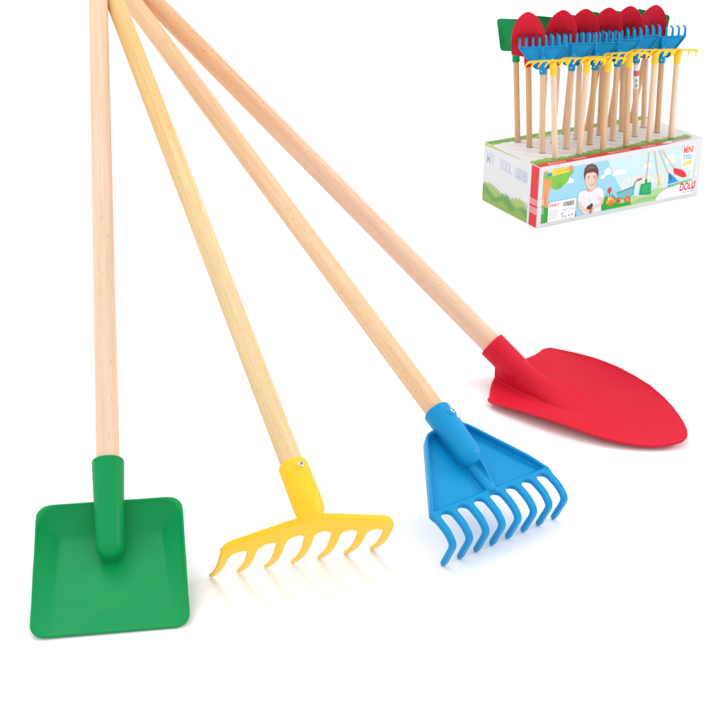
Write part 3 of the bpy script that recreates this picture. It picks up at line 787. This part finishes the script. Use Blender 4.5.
# left side print   (x along depth y, z up); outward normal -X
Sd = Print('side_artwork', lambda y, z, o: Vector((-o, y, z)))
def tuft(Pr, a, b, base, top, m, n, jit, flip=1):
    """jagged band of grass between straight base line and ragged top"""
    pts = []
    for k in range(n + 1):
        t = k / n; x = a + (b - a) * t
        y = top(t) + (jit if k % 2 else -jit) * random.uniform(0.4, 1.2)
        pts.append((x, y))
    ba, bb_ = base(0), base(1)
    # split into quads so no concave fill is needed
    Pr.z += 0.000007
    for k in range(n):
        (xa, ya), (xb, yb) = pts[k], pts[k + 1]
        vs = [Pr.bm.verts.new(Pr.place(*c, Pr.z)) for c in ((xa, base(k / n)), (xb, base((k + 1) / n)), (xb, yb), (xa, ya))]
        f = Pr.bm.faces.new(vs); f.material_index = Pr.mi(m)
RB = 0.026   # width of the red band round the front corner
tuft(Sd, BD - 0.001, RB, lambda t: 0.001, lambda t: 0.030 - 0.002 * t + 0.004 * math.sin(t * 9), ink('side_leaf', (164, 196, 110)), 40, 0.0032)
tuft(Sd, BD - 0.001, RB, lambda t: 0.001, lambda t: 0.022 + 0.006 * math.sin(t * 13 + 1), ink('tuft', (112, 162, 92)), 56, 0.0045)
tuft(Sd, BD - 0.001, RB, lambda t: 0.001, lambda t: 0.011 + 0.004 * math.sin(t * 17), ink('tuft_dark', (150, 180, 84)), 48, 0.0030)
tuft(Sd, BD - 0.001, BD * .35, lambda t: BH - 0.0008, lambda t: BH - 0.0045 + 0.003 * t, olive, 20, 0.0006)
Sd.poly([(0.0008, 0.001), (RB - 0.006, 0.001), (RB - 0.006, BH - 0.001), (0.0008, BH - 0.001)], redI)
txt = ink('outline_blue', (188, 200, 228)); txw = ink('outline_fill', (222, 226, 236))
def side_text(s, ya, yb, z, h):
    # runs from the back edge towards the front: text advances along -Y
    n0 = Sd.place; Sd.place = lambda u, zz, o: Vector((-o, -u, zz))
    Sd.text(s, -ya, z, ya - yb, h, txt, 0.022)
    Sd.text(s, -ya + 0.0004, z + 0.0004, ya - yb - 0.0008, h - 0.0008, txw, -0.008)
    Sd.place = n0
side_text('MY', BD - 0.008, BD - 0.032, 0.066, 0.018); side_text('TOOL', BD - 0.045, BD - 0.078, 0.064, 0.018); side_text('GARDENS', BD - 0.088, RB + 0.004, 0.062, 0.019)
Sd.line((RB - 0.006, 0.002), (RB - 0.006, BH - 0.002), 0.0006, grey)
Sd.done(box)

# top print: (x along length, y depth)
Tp = Print('top_artwork', lambda x, y, o: Vector((x, y, BH + o)))
tuft(Tp, 0.001, BL - 0.001, lambda t: BD - 0.001, lambda t: BD - 0.022 + 0.004 * math.sin(t * 14), ink('top_grass', (140, 186, 84)), 46, 0.0022)
tuft(Tp, 0.001, BL - 0.001, lambda t: BD - 0.006, lambda t: BD - 0.017 + 0.003 * math.sin(t * 17 + 2), ink('top_grass2', (104, 156, 66)), 60, 0.0022)
tuft(Tp, 0.001, BL - 0.012, lambda t: 0.014, lambda t: 0.029 + 0.004 * math.sin(t * 19), ink('top_grass', (150, 190, 84)), 46, 0.0024)
tuft(Tp, 0.004, BL - 0.014, lambda t: 0.014, lambda t: 0.022 + 0.003 * math.sin(t * 23 + 1), ink('top_grass2', (90, 150, 60)), 60, 0.0020)
XR = BL * 0.80
Tp.poly([(0.001, 0.001), (XR, 0.001), (XR - 0.018, 0.0075), (XR, 0.014), (0.001, 0.014)], redI)
Tp.poly([(XR + 0.004, 0.006), (BL - 0.020, 0.007), (BL - 0.022, 0.013), (XR + 0.008, 0.012)], ink('top_red', (226, 84, 84)))
for (a, w, s) in ((0.022, 0.030, 'DOLU'), (0.068, 0.022, 'TOYS'), (0.135, 0.040, 'MINI TOOLS'), (0.20, 0.026, 'DOLU'), (XR + 0.010, 0.030, 'TOOLS')):
    Tp.text(s, a, 0.0048, w, 0.0056, white, 0.0)
Tp.done(box)

# clear tape over the lower front corner
TAPE, nt_, b_ = nodes('clear_tape'); b_.inputs['Base Color'].default_value = (0.9, 0.86, 0.84, 1); b_.inputs['Alpha'].default_value = 0.28; b_.inputs['Roughness'].default_value = 0.15
bm = bmesh.new()
o_ = 0.0022
pr = [Vector((-o_, RB + 0.004, 0)), Vector((-o_, 0.0, 0)), Vector((-o_ * .7, -o_ * .7, 0)), Vector((0, -o_, 0)), Vector((0.010, -o_, 0))]
for (za, zb) in ((0.036, 0.046), (0.022, 0.033)):
    lo = [bm.verts.new(p + Vector((0, 0, za))) for p in pr]; hi = [bm.verts.new(p + Vector((0, 0, zb))) for p in pr]
    for k in range(len(pr) - 1): bm.faces.new((lo[k], lo[k + 1], hi[k + 1], hi[k]))
from_bm('tape', bm, TAPE, box, False)

# ------------------------------------------------------------------ the small tools standing in the box
K = 0.405
ROW = {
    'green': [([0.2462, 2.0028], [0.2369, 2.0028, 0.2241]), ([0.2862, 2.0246], [0.2853, 2.0246, 0.2228]), ([0.3261, 2.0464], [0.3298, 2.0464, 0.2204]), ([0.366, 2.0683], [0.3767, 2.0683, 0.2181]), ([0.406, 2.0901], [0.4155, 2.0901, 0.2158]), ([0.4459, 2.1119], [0.4596, 2.1119, 0.2125])],
    'red': [([0.2616, 1.9747], [0.2527, 1.9747, 0.2249]), ([0.3015, 1.9966], [0.3007, 1.9966, 0.2229]), ([0.3414, 2.0184], [0.3377, 2.0184, 0.2204]), ([0.3814, 2.0402], [0.3777, 2.0402, 0.218]), ([0.4213, 2.062], [0.4138, 2.062, 0.2162]), ([0.4612, 2.0838], [0.454, 2.0838, 0.2133])],
    'blue': [([0.2779, 1.9449], [0.2713, 1.9449, 0.2193]), ([0.3178, 1.9667], [0.3178, 1.9667, 0.2193]), ([0.3577, 1.9885], [0.3569, 1.9885, 0.2151]), ([0.3977, 2.0103], [0.3948, 2.0103, 0.2152]), ([0.4376, 2.0321], [0.4289, 2.0321, 0.2155]), ([0.4775, 2.0539], [0.4735, 2.0539, 0.2103])],
    'yellow': [([0.2939, 1.9155], [0.2829, 1.9155, 0.225]), ([0.3339, 1.9373], [0.3349, 1.9373, 0.2228]), ([0.3738, 1.9591], [0.3716, 1.9591, 0.2196]), ([0.4137, 1.9809], [0.4074, 1.9809, 0.2212]), ([0.4537, 2.0027], [0.4511, 2.0027, 0.2203]), ([0.4936, 2.0245], [0.4905, 2.0245, 0.2162])],
}
# direction the face side looks, as a compass angle (0 = straight towards the camera, + = picture right)
FACE = {'green': [-26, -28, -28, -28, -28, -28], 'red': [-6, -4, -2, -3, 0, 4], 'blue': [-4, 0, 2, 0, -4, 2], 'yellow': [146, 150, 144, 150, 146, 152]}
ORD = ['first', 'second', 'third', 'fourth', 'fifth', 'sixth']
ROWTXT = {'green': 'back row', 'red': 'red row', 'blue': 'blue row', 'yellow': 'front row'}
DESC = {'green': 'small green shovel', 'red': 'small red rounded shovel', 'blue': 'small blue rake', 'yellow': 'small yellow bar rake'}
GROUP = {'green': 'green shovels standing in the display box', 'red': 'red shovels standing in the display box', 'blue': 'blue rakes standing in the display box', 'yellow': 'yellow rakes standing in the display box'}
DH = dowel('handle', 0.0112, 0.0112, 0.36, 0.02, WOODS['display'], 24)
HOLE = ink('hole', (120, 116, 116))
proto = {}
hole_proto = None
for kind in ('green', 'red', 'blue', 'yellow'):
    for i, (b2, m3) in enumerate(ROW[kind]):
        Bp = Vector((b2[0], b2[1], BH)); Mp = Vector(m3)
        Y = (Mp - Bp).normalized()
        ang = math.radians(FACE[kind][i])
        Zf = Vector((math.sin(ang), -math.cos(ang), 0)); Zf = (Zf - Y * Zf.dot(Y)).normalized()
        X = Y.cross(Zf)
        mw = basis(Mp, X, Y, Zf, K)
        where = 'at left end' if i == 0 else ('at right end' if i == 5 else '%s from left' % ORD[i])
        label = '%s in the %s of the box, %s' % (DESC[kind], ROWTXT[kind], where)
        if kind not in proto:
            root = thing(TOOLNAME[kind], label, CAT[kind], mw, GROUP[kind])
            h = bpy.data.objects.new('handle', DH); C.objects.link(h); h.parent = root
            hd = bpy.data.objects.new(HEADNAME[kind], MED[kind]); C.objects.link(hd); hd.parent = root
            if kind == 'blue': put_screw(hd, kind, BC, BN)
            if kind == 'yellow': put_screw(hd, kind, YC, YN)
            proto[kind] = root
        else:
            src = proto[kind]
            root = src.copy(); C.objects.link(root); root.matrix_world = mw; root['label'] = label
            for ch in list(src.children):
                c = ch.copy(); C.objects.link(c); c.parent = root
                for g in ch.children:
                    d = g.copy(); C.objects.link(d); d.parent = c
                if c.name.startswith('handle'): h = c
        L = (Mp - Bp).length + 0.02
        h.scale = (1, L / K / 0.36, 1)
        # hole in the carton lid the handle stands in
        lp = BI @ Bp
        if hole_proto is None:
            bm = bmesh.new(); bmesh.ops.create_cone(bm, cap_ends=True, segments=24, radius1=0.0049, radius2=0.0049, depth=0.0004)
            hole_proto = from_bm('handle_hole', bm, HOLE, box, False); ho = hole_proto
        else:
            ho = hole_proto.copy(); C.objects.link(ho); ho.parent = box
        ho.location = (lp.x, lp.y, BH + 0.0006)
        if kind == 'blue' and i == 4:
            # paper sticker wrapped round this handle
            bm = bmesh.new()
            for (y0, y1, mi) in ((-0.006, -0.030, 0), (-0.030, -0.050, 1), (-0.050, -0.100, 0), (-0.062, -0.074, 2), (-0.080, -0.094, 2)):
                rr = 0.0116 + (0.0004 if mi else 0)
                n = 14; span = 1.25 if mi == 0 else (1.1 if mi == 1 else 0.35)
                ring = []
                for yy in (y0, y1):
                    ring.append([bm.verts.new((math.sin(a) * rr, yy, math.cos(a) * rr)) for a in [-span + 2 * span * k / n for k in range(n + 1)]])
                for k in range(n):
                    f = bm.faces.new((ring[0][k], ring[0][k + 1], ring[1][k + 1], ring[1][k])); f.material_index = mi
            st = from_bm('sticker', bm, [ink('white', (250, 250, 252)), ink('sticker_red', (222, 110, 116)), ink('grey', (168, 170, 178))], root, True)
            root['label'] = 'small blue rake with a paper sticker on its handle, in the display box'
bpy.context.view_layer.update()
